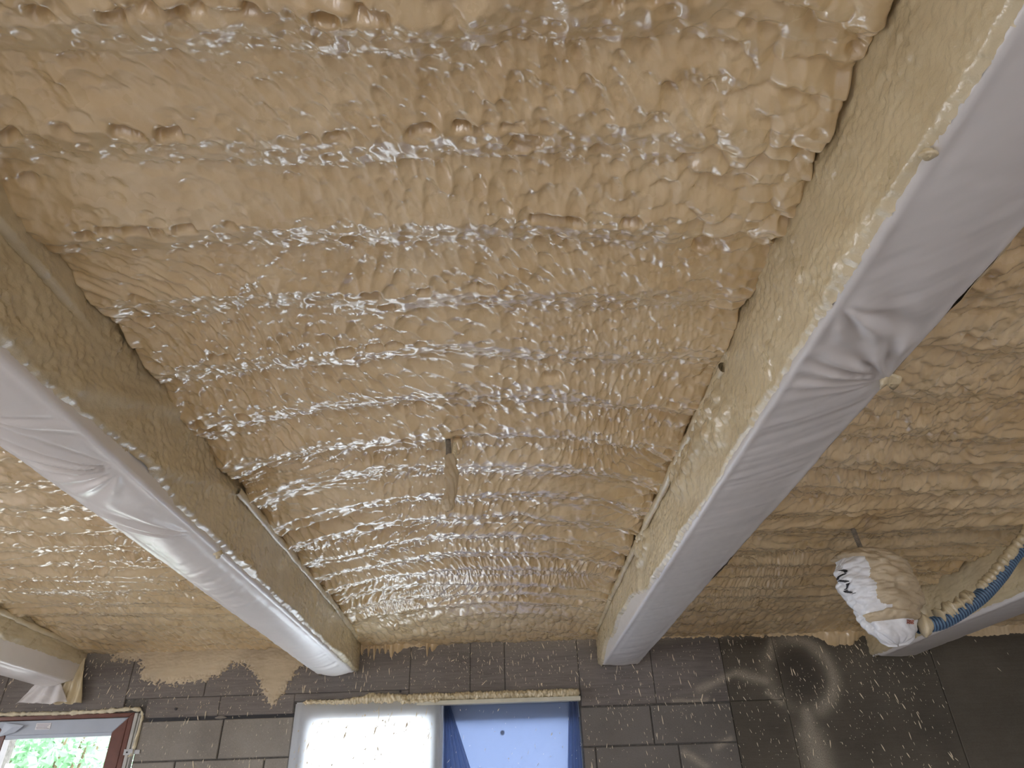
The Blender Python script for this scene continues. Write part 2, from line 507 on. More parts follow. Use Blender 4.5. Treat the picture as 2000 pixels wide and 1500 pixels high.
def beam(ix, x0, x1, label, fans=(), sag=0.004, hi=True):
    core = empty('wrapped_beam', ((x0 + x1) / 2, WY, BOT))
    tag(core, label, 'beam', 'ceiling beams wrapped in plastic film')
    off = core.location
    def P_(P): return P - np.array(off, np.float32)
    mb = MB().box(x0 + 0.012 - off.x, x1 - 0.012 - off.x, YB - off.y, WY - off.y, 0.02, CZ + 0.10 - BOT)
    mb.bevel(0.004).build('beam_core', M_TIMBER, core)
    W = x1 - x0; Hh = CZ + 0.06 - BOT; R = 0.012
    a, b, yc = {0: (0.006, 0.002, 2.8), 1: (0.0035, 0.0022, 0.6), 2: (0.003, 0.0022, 0.2), 3: (0.006, 0.002, 1.7)}[ix]
    ys = y_axis(YB, WY - 0.002, a, b, 0.05, yc)
    # film: an unrolled U
    nseg = 34 if hi else 20
    us = np.concatenate([np.linspace(0, Hh - R, nseg)[:-1], Hh - R + np.linspace(0, 1, 6)[:-1] * R * np.pi / 2,
                         Hh - R + R * np.pi / 2 + np.linspace(0, 1, nseg * 2)[:-1] * (W - 2 * R)])
    u1 = Hh - R + R * np.pi / 2 + W - 2 * R
    us = np.concatenate([us, u1 + np.linspace(0, 1, 6)[:-1] * R * np.pi / 2, u1 + R * np.pi / 2 + np.linspace(0, Hh - R, nseg)])
    U, Y = np.meshgrid(us, ys, indexing='ij')
    U = U.astype(np.float32)
    A = Hh - R; B_ = A + R * np.pi / 2; C_ = B_ + W - 2 * R; D = C_ + R * np.pi / 2
    th = np.where(U < A, 0, np.where(U < B_, (U - A) / R, np.where(U < C_, np.pi / 2, np.where(U < D, np.pi / 2 + (U - C_) / R, np.pi))))
    nx = -np.cos(th); nz = -np.sin(th)
    bx = np.where(U < A, x0, np.where(U < B_, x0 + R - R * np.cos(th), np.where(U < C_, x0 + R + (U - B_), np.where(U < D, x1 - R - R * np.cos(th), x1))))
    bz = np.where(U < A, BOT + Hh - U, np.where(U < B_, BOT + R - R * np.sin(th), np.where(U < C_, BOT, np.where(U < D, BOT + R - R * np.sin(th), BOT + R + (U - D)))))
    onb = ss(B_ - 0.012, B_ + 0.03, U) * (1 - ss(C_ - 0.03, C_ + 0.012, U))
    d = sag * onb * (0.4 + 1.2 * vn(Y * 1.3, Y * 0 + ix, 1)) * np.sin(np.pi * np.clip((U - B_) / (C_ - B_), 0, 1))
    # pleats running across the beam
    pl = fbm(Y * 18 + 2.5 * (bx - x0) * 6, U * 2.5, 3 + ix, 3)
    where = ss(0.45, 0.7, vn(Y * 1.9 + ix * 5, Y * 0 + 2, 2))
    d = d + onb * (0.007 * (pl - 0.5) * where + 0.0016 * (pl - .5))
    sd = 1 - onb
    d = d + sd * 0.006 * (fbm(Y * 3 + U * 4, U * 6, 1 + ix, 3) - 0.5)
    for f in fans:
        d = d + onb * fan(bx, Y, *f)
    d = d + 0.0015 * (fbm(Y * 40, U * 30, 4, 2) - 0.5)
    # bunching along the lower edges
    ed = np.exp(-((U - (A + B_) / 2) / 0.012) ** 2) + np.exp(-((U - (C_ + D) / 2) / 0.012) ** 2)
    d = d + ed * 0.004 * (fbm(Y * 14, Y * 0, 5 + ix, 4) - 0.4)
    endr = ss(WY - 0.10, WY, Y)
    bz = bz + endr * 0.03 * (nz < -0.2)
    P = np.stack([bx + nx * d, Y, bz + nz * d], -1)
    grid('plastic_film', P_(P), M_FILMW if ix in (0, 1) else M_FILM, core, flip=True)
    # overspray of foam on both sides
    for side, xs_, sgn in (('l', x0, -1), ('r', x1, 1)):
        vis = (ix in (0, 1) and side == 'r') or (ix in (2, 3) and side == 'l')
        nz_ = 90 if vis else 24
        yy = ys if vis else y_axis(YB, WY - 0.002, 0.02, 0.004, 0.1, 0)
        zs = np.linspace(0, Hh - 0.02, nz_).astype(np.float32)
        Zl, Yg = np.meshgrid(zs, yy, indexing='ij')
        e = Zl / (Hh - 0.02)
        low = (0.010 if ix != 2 else 0.003) + 0.014 * (fbm(Yg * 9, Yg * 0 + ix, 2, 4) - 0.4)
        if ix == 2:
            low = low + 0.085 * ss(2.5, 3.0, Yg) * (1 - ss(3.7, 4.1, Yg)) * (vn(Yg * 3, Yg * 0, 1)) 
        if ix == 1:
            low = low + 0.03 * np.exp(-((Yg - 1.45) / 0.2) ** 2)
        if ix == 0:
            low = low + 0.07
        m = ss(-0.004, 0.012 + 0.03 * (ix == 0), Zl - low + 0.012 * (fbm(Yg * 60, Zl * 60, 3, 3) - 0.5))
        gr = cells(Yg / 0.012 + Zl * 20, Zl / 0.020, 2 + ix, -0.6)
        gr2 = cells(Yg / 0.0055, Zl / 0.009, 4 + ix)
        pat = ss(0.4, 0.65, fbm(Yg * 5 + ix * 3, Zl * 7, 1 + ix, 3))
        tk = 0.003 + 0.0044 * gr * (0.3 + pat) + 0.0024 * gr2 + 0.011 * (fbm(Yg * 3.3, Zl * 8, 5 + ix, 3) - 0.35)
        tk = tk + 0.010 * ss(0.75, 1.0, e) * vn(Yg * 12, Yg * 0 + 3, 1)
        lump = ss(0.62, 0.8, fbm(Yg * 2.7 + 8.1 * ix, Zl * 5, 6, 2))
        tk = tk + lump * 0.016 * cells(Yg / 0.035, Zl / 0.05, 5, -0.8)
        if ix == 1 and side == 'r':     # folded lip parallel to the upper edge, near the camera
            g = np.exp(-((Zl - 0.178 - 0.006 * (vn(Yg * 10, Yg * 0, 4) - .5)) / 0.0035) ** 2) * (1 - ss(1.0, 1.12, Yg))
            tk = tk + 0.012 * ss(0.172, 0.185, Zl) * (1 - ss(1.0, 1.2, Yg)) - 0.014 * g
        tt = m * np.maximum(tk, 0.0012) - (1 - m) * 0.006
        wav = 0.012 * (fbm(Yg * 3 + (Hh - Zl) * 4, (Hh - Zl) * 6, 1 + ix, 3) - 0.5)
        if ix == 1 and side == 'r':
            for (ya, za), (yb, zb), am in (((1.15, .055), (1.55, .235), .012), ((1.42, .02), (2.0, .20), .008), ((.9, .02), (1.12, .11), .008)):
                tq = np.clip(((Yg - ya) * (yb - ya) + (Zl - za) * (zb - za)) / ((yb - ya) ** 2 + (zb - za) ** 2), 0, 1)
                wav = wav + am * np.exp(-(np.hypot(Yg - ya - tq * (yb - ya), Zl - za - tq * (zb - za)) / 0.022) ** 2)
        Xg = xs_ + sgn * (tt + 0.0015 + wav)
        P = np.stack([Xg, Yg, BOT + 0.004 + Zl], -1)
        keep = m > 0.02
        grid('foam_overspray', P_(P), M_FOAMD, core, flip=(sgn < 0), keep=keep)
    # curled film lip with foam on it, along the far half of the upper edge
    if ix in (1, 2, 0):
        sgn = 1 if ix < 2 else -1
        xe = x1 if ix < 2 else x0
        y_a = {0: 3.0, 1: 2.0, 2: 1.35}[ix]
        yy = np.arange(y_a, WY - 0.02, 0.006, dtype=np.float32)
        an = np.linspace(0, 2 * np.pi, 10, endpoint=False)
        Yg, Ag = np.meshgrid(yy, an, indexing='ij')
        r = 0.007 + 0.006 * fbm(Yg * 16, Yg * 0 + ix, 3, 3) + 0.002 * vn(Yg * 60, Ag * 2, 1)
        cx = xe + sgn * (0.016 + 0.012 * (fbm(Yg * 3, Yg * 0, 1 + ix, 3) - .3))
        cz = 0.893 - 0.02 * ss(3.2, 4.2, Yg) + 0.014 * (fbm(Yg * 4, Yg * 0 + 5, 2, 3) - .5)
        P = np.stack([cx + r * np.cos(Ag), Yg, cz + r * 1.4 * np.sin(Ag)], -1)
        grid('film_lip', P_(P), M_FOAMD, core, wrap=True, flip=(True))
    return core

beam(0, *BEAMS[0], 'leftmost film-wrapped ceiling beam, running out of the picture above the brown-framed window', sag=0.02)
beam(1, *BEAMS[1], 'film-wrapped ceiling beam left of the central foam bay, with long pleats in its pale underside',
     fans=[(-0.866, 1.41, math.radians(215), 0.55, 17, 0.010, 0.5), (-0.866, 1.41, math.radians(150), 0.5, 15, 0.006, 0.25),
           (-0.868, 1.86, math.radians(230), 0.4, 16, 0.007, 0.45), (-1.06, 1.1, math.radians(35), 0.3, 20, 0.006, 0.4)], sag=0.012)
beam(2, *BEAMS[2], 'large film-wrapped ceiling beam right of the central foam bay, its grey underside creased near the camera',
     fans=[(0.768, 1.10, math.radians(195), 0.55, 22, 0.0075, 0.30), (0.768, 1.12, math.radians(240), 0.30, 16, 0.012, 0.28),
           (0.56, 0.86, math.radians(40), 0.5, 11, 0.010, 0.22)], sag=0.006)
beam(3, *BEAMS[3], 'short visible stretch of film-wrapped beam behind the blue corrugated hose at the right', sag=0.006)

# foam blobs stuck to the near right beam
def blob(name, loc, r, parent, mat=M_FOAMD, seed=0, sq=(1, 1, 1), n=14, rough=0.25):
    th = np.linspace(0, np.pi, n); ph_ = np.linspace(0, 2 * np.pi, n * 2, endpoint=False)
    T, Pp = np.meshgrid(th, ph_, indexing='ij')
    rr = r * (1 + rough * (vn(T * 2.3 + seed, np.sin(Pp) * 1.5 + 3, seed) - 0.5) * 2)
    P = np.stack([loc[0] + rr * sq[0] * np.sin(T) * np.cos(Pp), loc[1] + rr * sq[1] * np.sin(T) * np.sin(Pp), loc[2] + rr * sq[2] * np.cos(T)], -1)
    if parent is not None: P = P - np.array(parent.location, np.float32)
    return grid(name, P, mat, parent, wrap=True, flip=False)

beams = [o for o in COL.objects if o.name.startswith('wrapped_beam')]
blob('foam_lump', (0.556, 0.565, 0.692), 0.009, beams[2], seed=3, sq=(1.3, 0.9, 0.8))
blob('foam_lump', (0.768, 1.115, 0.70), 0.020, beams[2], seed=5, sq=(0.8, 1.4, 0.9), rough=0.6)
blob('foam_lump', (-0.868, 2.02, 0.692), 0.014, beams[1], seed=2, sq=(0.8, 1.3, 0.9), rough=0.6)

# hanging film curtain at the end of the leftmost beam
def curtain(parent, x0, x1, y, z0, z1, mat, name, seed):
    us = np.linspace(0, 1, 40); vs = np.linspace(0, 1, 40)
    Ug, Vg = np.meshgrid(us, vs, indexing='ij')
    fl = (0.35 + 0.65 * Vg)
    X = x0 + (x1 - x0) * (0.5 + (Ug - 0.5) * fl)
    Yy = y - 0.03 * Vg - 0.014 * np.sin(Ug * 19 + Vg * 3 + seed) * fl - 0.02 * (fbm(Ug * 3, Vg * 3, seed, 3) - .5)
    Z = z1 + (z0 - z1) * Vg + 0.02 * (vn(Ug * 6, Ug * 0, seed) - .5) * Vg
    P = np.stack([X, Yy, Z], -1) - np.array(parent.location, np.float32)
    o = grid(name, P, mat, parent, flip=True)
    md = o.modifiers.new('thickness', 'SOLIDIFY'); md.thickness = 0.0015
    return o
curtain(beams[0], -2.56, -2.38, WY - 0.02, 0.585, 0.83, M_FOAMD, 'film_curtain', 1)
curtain(beams[0], -2.72, -2.44, WY - 0.06, 0.585, 0.72, M_FILM, 'film_end_fold', 2)

# ------------------------------------------------------------------ far wall
wall = MB()
wb = wall
WIN = (-2.83, -2.04, -0.75, 0.53)
DOOR = (-1.19, 0.42, FZ, 0.56)
y0_, y1_ = WY + 0.012, WY + 0.20
for a, b, c, d in ((XL - .2, WIN[0], FZ, CZ + .1), (WIN[0], WIN[1], FZ, WIN[2]), (WIN[0], WIN[1], WIN[3], CZ + .1),
                   (WIN[1], DOOR[0], FZ, CZ + .1), (DOOR[0], DOOR[1], DOOR[3], CZ + .1), (DOOR[1], XR + .2, FZ, CZ + .1)):
    wb.box(a, b, y0_, y1_, c, d)
wall_back = wb.build('wall_back', M_MORTAR)
tag(wall_back, kind='structure')

SEGS = [((1.70, 0.415), (1.69, 0.28), 0.045), ((1.69, 0.30), (1.72, 0.02), 0.075),
        ((1.50, 0.60), (1.34, 0.635), 0.030), ((1.34, 0.635), (1.12, 0.56), 0.022), ((1.56, 0.72), (1.60, 0.80), 0.03),
        ((1.50, 0.53), (1.56, 0.47), 0.02), ((0.95, 0.50), (1.15, 0.505), 0.012), ((0.98, 0.24), (1.08, 0.17), 0.02), ((1.16, 0.27), (1.24, 0.30), 0.018)]
def dustf(X, Z):
    wx = X + 0.03 * (fbm(X * 9, Z * 9, 1, 3) - 0.5); wz = Z + 0.03 * (fbm(X * 9, Z * 9, 4, 3) - 0.5)
    r = np.hypot(wx - 1.71, wz - 0.62); ang = np.arctan2(wz - 0.62, wx - 1.71)
    ring = np.exp(-((r - 0.195) / 0.040) ** 2) * (0.45 + 0.55 * ss(0.2, 0.7, 0.5 + 0.5 * np.cos(ang - 0.05)))
    d = ring * 1.0 * (1 - 0.6 * np.exp(-((ang + 1.7) / 0.5) ** 2))
    for (ax, az), (bx, bz), w in SEGS:
        t = np.clip(((wx - ax) * (bx - ax) + (wz - az) * (bz - az)) / ((bx - ax) ** 2 + (bz - az) ** 2), 0, 1)
        dd = np.hypot(wx - ax - t * (bx - ax), wz - az - t * (bz - az))
        d = np.maximum(d, 1.0 * np.exp(-(dd / w) ** 2))
    darken = 0.55 * (1 - ss(0.06, 0.19, r)) + 0.5 * ss(0.72, 0.86, Z) * (X > 0.8)  # darker concrete inside the ring, and darker towards the top at right
    darken = np.maximum(darken, 0.25 * ss(0.6, 0.9, vn(X * 2.5, Z * 2.5, 3)))
    d = np.maximum(d, 0.75 * ss(0.79, 0.87, Z + 0.03 * (vn(X * 5, Z * 5, 1) - .5)))
    return d, darken * (1 - d)

def wall_piece(name, x0, x1, z0, z1, mat, parent, proud=0.0, fine=False, uneven=0.0012):
    """front face is a grid with slightly worn edges, sides turn back into the joint"""
    st = 0.012 if fine else 0.05
    nx_ = max(3, int((x1 - x0) / st)); nz_ = max(3, int((z1 - z0) / st))
    e = 0.004
    xs = np.concatenate([[x0, x0 + 0.0005], np.linspace(x0 + e, x1 - e, nx_), [x1 - 0.0005, x1]])
    zs = np.concatenate([[z0, z0 + 0.0005], np.linspace(z0 + e, z1 - e, nz_), [z1 - 0.0005, z1]])
    X, Z = np.meshgrid(xs, zs, indexing='ij')
    din = np.minimum(np.minimum(X - x0, x1 - X), np.minimum(Z - z0, z1 - Z))
    Y = WY - proud + np.where(din < 1e-5, 0.02, np.where(din < 0.002, 0.004, 0.0)) + uneven * (fbm(X * 5, Z * 9, 2, 3) - .5)
    P = np.stack([X, Y, Z], -1)
    d, s = dustf(X, Z)
    return grid(name, P, mat, parent, flip=False, attrs={'dust': d, 'darken': s}, smooth=False)

G = 0.0004
random.seed(4)
# ring beam above the blocks: cast panels with open joints
for a, b, c, d in ((XL - .2, -2.86, 0.56, 1.0), (-2.86, -2.16, 0.545, 1.0), (-2.16, -1.72, 0.605, 1.0), (-1.72, -0.55, 0.605, 1.0),
                   (-2.03, -1.62, 0.502, 0.605), (-1.62, -1.20, 0.502, 0.605), (-1.20, -0.55, 0.565, 0.605),
                   (-0.55, -0.20, 0.575, 1.0), (-0.20, 0.0, 0.575, 1.0), (0.0, 0.43, 0.575, 1.0), (0.43, 0.86, 0.492, 1.0), (0.86, 1.28, 0.492, 1.0),
                   (1.28, 1.60, 0.492, 1.0)):
    wall_piece('concrete_panel', a + G, b - G, c + G / 2, d - G / 2, M_RING if b < 1.3 else M_DARKC, wall_back,
               random.uniform(0, 0.002), fine=(0.4 < a < 1.9))
wall_piece('concrete_panel', 1.28 + G, 1.60, FZ, 0.492, M_DARKC, wall_back, 0.0, fine=True)
for a, b in ((1.60, 2.52), (2.52, XR + .2)):
    wall_piece('concrete_panel', a, b - G, FZ, 1.0, M_DARKC, wall_back, 0.004 if a > 2.5 else 0.0, fine=(a < 2))
# block courses
def course(x0, x1, joints, zt, zb):
    js = [x0] + [j for j in sorted(joints) if x0 + 0.04 < j < x1 - 0.04] + [x1]
    for a, b in zip(js[:-1], js[1:]):
        wall_piece('concrete_block', a + 0.003, b - 0.003, zb + 0.003, zt - 0.003, M_BLOCK if b < 0 else M_DARKB, wall_back,
                   random.uniform(-0.001, 0.003), fine=(0.4 < a < 1.3 and zt > 0.2))
M_DARKB = concrete('darker_concrete_block', (0.14, 0.128, 0.112), (0.215, 0.198, 0.178))  # darker tone of the block, used right of the opening
zt = 0.487
for k in range(10):
    zb = zt - (0.201 if k else 0.200)
    base = (-1.58, 0.82) if k % 2 == 0 else (-1.32, 0.49)
    jl = [base[0] + 0.483 * i for i in range(-8, 3)]
    jr = [base[1] + 0.46 * i for i in range(-2, 4)]
    lx0 = -2.035
    course(XL - .2, WIN[0] - 0.04, jl, zt, zb)
    if zt < WIN[2]: course(WIN[0] - 0.04, WIN[1], jl, zt, zb)
    course(lx0, DOOR[0], jl, zt if k else 0.487, zb)
    course(DOOR[1], 1.28, jr, zt, zb)
    zt = zb
# black strip painting the shade inside the open joint under the ring beam
jb = MB().box(-2.0, -1.19, WY + 0.004, WY + 0.011, 0.484, 0.505)
jo = jb.build('open_joint_shade', M_BLACK, wall_back)
mort = blob('mortar_dab', (-1.60, WY + 0.002, 0.494), 0.022, None, M_BLOCK, 3, (1.4, 0.5, 0.4)); mort.parent = wall_back

# drill hole and small marks
for x, z in ((-1.98 + .12, 0.545), (-0.60, 0.598)):
    th = MB(); bmesh.ops.create_cone(th.bm, cap_ends=True, segments=10, radius1=0.007, radius2=0.007, depth=0.004, matrix=Matrix.Translation((x, WY - 0.003, z)) @ Matrix.Rotation(H, 4, 'X'))
    th.build('drill_hole', M_BLACK, wall_back)

bm_ = MB(); tt_ = np.linspace(0, 2 * np.pi, 16, endpoint=False)
for i_ in range(16):
    a_, b_ = tt_[i_], tt_[(i_ + 1) % 16]
    q_ = [bm_.bm.verts.new((0.405 + r_ * math.cos(w_), WY - y_, 0.300 + r_ * math.sin(w_))) for (r_, w_, y_) in ((0.010, a_, 0), (0.010, b_, 0), (0.006, b_, 0.007), (0.006, a_, 0.007))]
    bm_.bm.faces.new(q_)
bm_.build('anchor_plug', M_ALU, wall_back)
# the rest of the room shell
wl = MB()
wl.box(XL - .2, XL, YB, LEFT_FILL[0], FZ, CZ + .1).box(XL - .2, XL, LEFT_FILL[1], WY, FZ, CZ + .1)
wl.box(XL - .2, XL, LEFT_FILL[0], LEFT_FILL[1], FZ, -1.0).box(XL - .2, XL, LEFT_FILL[0], LEFT_FILL[1], 0.5, CZ + .1)
tag(wl.build('wall_left', M_WALLS), kind='structure')
tag(MB().box(XR, XR + .2, YB, WY, FZ, CZ + .1).build('wall_right', M_WALLS), kind='structure')
wf = MB()
xs_ = [XL - .2, REAR_FILL[0][0], REAR_FILL[0][1], REAR_FILL[1][0], REAR_FILL[1][1], XR + .2]
for i in (0, 2, 4): wf.box(xs_[i], xs_[i + 1], YB - .2, YB, FZ, CZ + .1)
for a, b in REAR_FILL: wf.box(a, b, YB - .2, YB, 0.2, CZ + .1)
tag(wf.build('wall_front', M_WALLS), kind='structure')
tag(MB().box(XL - .2, XR + .2, YB - .2, WY + .2, FZ - .15, FZ).build('floor', M_FLOOR), kind='structure')
tag(MB().box(-14, 14, -14, 16, FZ - .35, FZ - .16).build('garden_ground', M_GROUND), kind='structure')

# ------------------------------------------------------------------ foam on the far wall
def in_poly(X, Z, pts):
    c = np.zeros(X.shape, bool); n = len(pts)
    for i in range(n):
        (xa, za), (xb, zb) = pts[i], pts[(i + 1) % n]
        cond = ((za > Z) != (zb > Z)) & (X < (xb - xa) * (Z - za) / (zb - za + 1e-9) + xa)
        c ^= cond
    return c
def sdf_soft(X, Z, pts):
    d = np.full(X.shape, 9.0)
    n = len(pts)
    for i in range(n):
        (ax, az), (bx, bz) = pts[i], pts[(i + 1) % n]
        t = np.clip(((X - ax) * (bx - ax) + (Z - az) * (bz - az)) / ((bx - ax) ** 2 + (bz - az) ** 2 + 1e-9), 0, 1)
        d = np.minimum(d, np.hypot(X - ax - t * (bx - ax), Z - az - t * (bz - az)))
    return np.where(in_poly(X, Z, pts), d, -d)
PATCH = [(-2.33, 0.95), (-2.30, 0.82), (-2.13, 0.80), (-2.10, 0.70), (-1.98, 0.665), (-1.80, 0.68), (-1.66, 0.70), (-1.60, 0.76), (-1.52, 0.77), (-1.44, 0.70), (-1.37, 0.58), (-1.33, 0.545),
         (-1.28, 0.58), (-1.20, 0.72), (-1.10, 0.82), (-1.06, 0.95)]
xs = np.arange(-2.36, -1.0, 0.004); zs = np.arange(0.53, 0.93, 0.004)
X, Z = np.meshgrid(xs, zs, indexing='ij')
sd = sdf_soft(X, Z, PATCH)
m = sd + 0.050 * (fbm(X * 40, Z * 55, 2, 4) - 0.5) + 0.045 * (vn(X * 150, Z * 150, 1) - .5)
tk = 0.0035 + 0.004 * fbm(X * 10, Z * 45, 1, 3) + 0.003 * cells(X / 0.02, Z / 0.008, 2) * ss(0.72, 0.82, Z) + 0.012 * ss(0.84, 0.9, Z)
Yp = WY - np.where(m > 0, tk * ss(0, 0.03, m) + 0.0012, -0.02)
grid('foam_patch', np.stack([X, Yp, Z], -1), M_PATCH, wall_back, keep=m > 0, flip=False)['kind'] = 'stuff'

# ragged foam edge and drips along the wall top
def skirt(x0, x1, base, amp, seed, drips=()):
    xs = np.arange(x0, x1, 0.004); vs = np.linspace(0, 1, 26)
    X, V = np.meshgrid(xs, vs, indexing='ij')
    edge = base(X) - amp * (cells(X / 0.022, X * 0 + seed, 1) * 0.7 + fbm(X * 8, X * 0, seed, 3) - 0.6)
    for dx, L, w in drips:
        edge = edge - L * np.exp(-(np.abs(X - dx) / w) ** 3)
    top = 0.93
    Z = top + (edge - top) * V
    tk = (0.055 * (1 - V) ** 1.5 + 0.010 * (1 - V ** 6) + 0.006 * cells(X / 0.022, Z / 0.05, 3) * (1 - V ** 4))
    for dx, L, w in drips:
        tk = tk + 0.012 * np.exp(-(np.abs(X - dx) / w) ** 2) * ss(0.4, .7, V) * (1 - V ** 8)
    Y = WY + 0.003 - tk
    return grid('foam_edge', np.stack([X, Y, Z], -1), M_FOAM, wall_back, flip=True)
skirt(-0.86, 0.56, lambda x: 0.862 - 0.022 * ss(-0.25, -0.6, x), 0.020, 1,
      drips=[(-0.80, 0.05, 0.006), (-0.765, 0.065, 0.006), (-0.735, 0.03, 0.006), (-0.70, 0.02, 0.01), (-0.665, 0.045, 0.014), (-0.62, 0.02, 0.02), (-0.50, 0.0, 0.01), (-0.455, 0.06, 0.008), (-0.42, 0.025, 0.018), (-0.84, 0.03, 0.008)])
skirt(-2.40, -1.07, lambda x: 0.885 + 0 * x, 0.016, 2)
skirt(0.77, 2.17, lambda x: 0.852 - 0.015 * ss(1.2, 2.0, x), 0.024, 3, drips=[(1.98, 0.055, 0.10), (2.09, 0.03, 0.05)])
skirt(2.38, XR, lambda x: 0.80 + 0 * x, 0.02, 4)

# flecks of foam thrown on the wall (nobody could count them)
def flecks(n=3800):
    R_ = np.random.RandomState(11)
    V = []; Q = []
    k = 0
    cx = -0.25
    base = np.array([[0, -1], [0.5, -0.75], [0.8, 0.0], [0.55, 0.75], [0, 1], [-0.55, 0.75], [-0.8, 0.0], [-0.5, -0.75]])
    while k < n:
        x = R_.uniform(-3.0, 3.9); z = R_.uniform(0.05, 0.90)
        if WIN[0] - .05 < x < WIN[1] + .02 and z < WIN[3] + 0.02: continue
        if DOOR[0] - .01 < x < DOOR[1] + 0.02 and z < DOOR[3] + 0.04: continue
        dens = 0.35 + 0.65 * vn(np.float32(x * 2.2), np.float32(z * 3), 1)
        if x < -1.9: dens *= 0.8
        if -0.9 < x < 0.45: dens *= 1.5
        if z < 0.45: dens *= 0.55
        if R_.rand() > dens: continue
        big = R_.rand()
        if big < 0.66: L, w = R_.uniform(0.0012, 0.0035), R_.uniform(0.0010, 0.0020)
        elif big < 0.95: L, w = R_.uniform(0.005, 0.013), R_.uniform(0.0012, 0.0023)
        else: L, w = R_.uniform(0.012, 0.026), R_.uniform(0.0018, 0.0036)
        tilt = (x - cx) * 0.10 + R_.normal(0, 0.18)
        if -0.75 < x < 0.0 and z > 0.55 and R_.rand() < .5: tilt = R_.normal(0, 0.7)
        c, s = math.cos(tilt), math.sin(tilt)
        top = 1 if R_.rand() < .5 else -1
        b = len(V)
        pts = base * [w, L]
        pts[:, 0] *= 1 - 0.45 * top * base[:, 1]
        for p in pts:
            V.append((x + p[0] * c - p[1] * s, WY - 0.001, z + p[0] * s + p[1] * c))
        for p in pts * 0.55:
            V.append((x + p[0] * c - p[1] * s, WY - 0.001 - w * 1.1, z + p[0] * s + p[1] * c))
        for i in range(8):
            j = (i + 1) % 8
            Q.append((b + i, b + j, b + 8 + j, b + 8 + i))
        for i in range(1, 7, 2):
            Q.append((b + 8, b + 8 + i, b + 8 + i + 1, b + 8 + (i + 2) % 8) if i < 6 else (b + 8, b + 14, b + 15, b + 15))
        k += 1
    Q = [q for q in Q if len(set(q)) == 4]
    o = mesh_np('foam_flecks', V, Q, M_SPLAT, wall_back)
    o['kind'] = 'stuff'
flecks()

# ------------------------------------------------------------------ left window
def rail(pts, y0, y1, name, mat, parent, bev=0.003):
    return MB().poly_prism(pts, y0, y1).bevel(bev).build(name, mat, parent)
win = empty('window_1'); tag(win, kind='structure')
ox0, ox1, oz0, oz1 = -2.875, -2.083, -0.70, 0.533      # outer frame
gx0, gx1, gz0, gz1 = -2.768, -2.186, -0.60, 0.436      # glass opening
yf = WY - 0.01
rail([(ox0, oz1), (ox1, oz1), (ox1 - 0.028, oz1 - 0.022), (ox0 + 0.028, oz1 - 0.022)], yf, yf + 0.07, 'outer_head', M_BROWN, win)
rail([(ox1, oz1), (ox1, oz0), (ox1 - 0.028, oz0 + 0.02), (ox1 - 0.028, oz1 - 0.022)], yf, yf + 0.07, 'outer_jamb', M_BROWN, win)
rail([(ox0, oz1), (ox0, oz0), (ox0 + 0.028, oz0 + 0.02), (ox0 + 0.028, oz1 - 0.022)], yf, yf + 0.07, 'outer_jamb', M_BROWN, win)
rail([(ox0, oz0), (ox1, oz0), (ox1 - 0.028, oz0 + 0.02), (ox0 + 0.028, oz0 + 0.02)], yf, yf + 0.07, 'outer_sill', M_BROWN, win)
ix0, ix1, iz0, iz1 = ox0 + 0.03, ox1 - 0.03, oz0 + 0.022, oz1 - 0.024
rail([(ix0, iz1), (ix1, iz1), (gx1, gz1), (gx0, gz1)], yf + 0.004, yf + 0.06, 'sash_head', M_GREYF, win)
rail([(ix1, iz1), (ix1, iz0), (gx1, gz0), (gx1, gz1)], yf + 0.004, yf + 0.06, 'sash_stile', M_BROWN, win)
rail([(ix0, iz1), (ix0, iz0), (gx0, gz0), (gx0, gz1)], yf + 0.004, yf + 0.06, 'sash_stile', M_BROWN, win)
rail([(ix0, iz0), (ix1, iz0), (gx1, gz0), (gx0, gz0)], yf + 0.004, yf + 0.06, 'sash_sill', M_BROWN, win)
MB().box(gx0, gx1, yf + 0.010, yf + 0.04, gz1 - 0.016, gz1 + 0.002).build('glazing_bead', M_FLAP, win)
MB().box(gx0 - .01, gx1 + .01, yf + 0.045, yf + 0.055, gz0 - .01, gz1 + .01).build('pane', M_GLASS, win)
# loose corner of the protective film
fl = MB()
a = [fl.bm.verts.new(p) for p in ((-2.782, yf - 0.012, 0.500), (-2.668, yf - 0.020, 0.483), (-2.715, yf - 0.006, 0.452), (-2.80, yf - 0.002, 0.430), (-2.79, yf - .008, .465), (-2.73, yf - 0.016, .476))]
fl.bm.faces.new((a[0], a[4], a[5])); fl.bm.faces.new((a[0], a[5], a[1])); fl.bm.faces.new((a[4], a[3], a[5])); fl.bm.faces.new((a[5], a[3], a[2])); fl.bm.faces.new((a[5], a[2], a[1]))
o = fl.build('film_flap', M_FLAP, win); md = o.modifiers.new('thickness', 'SOLIDIFY'); md.thickness = 0.0008
st = MB().box(-2.614, -2.532, yf + 0.0015, yf + 0.0045, 0.462, 0.494).build('sticker', M_LABEL, win)
for i, z in enumerate((0.488, 0.4805, 0.473, 0.4665)):
    MB().box(-2.609 + 0.003 * (i % 2), -2.537 - 0.006 * (i % 3), yf + 0.0008, yf + 0.0016, z - 0.0012, z + 0.0012).build('print_line', M_PRINT, st)
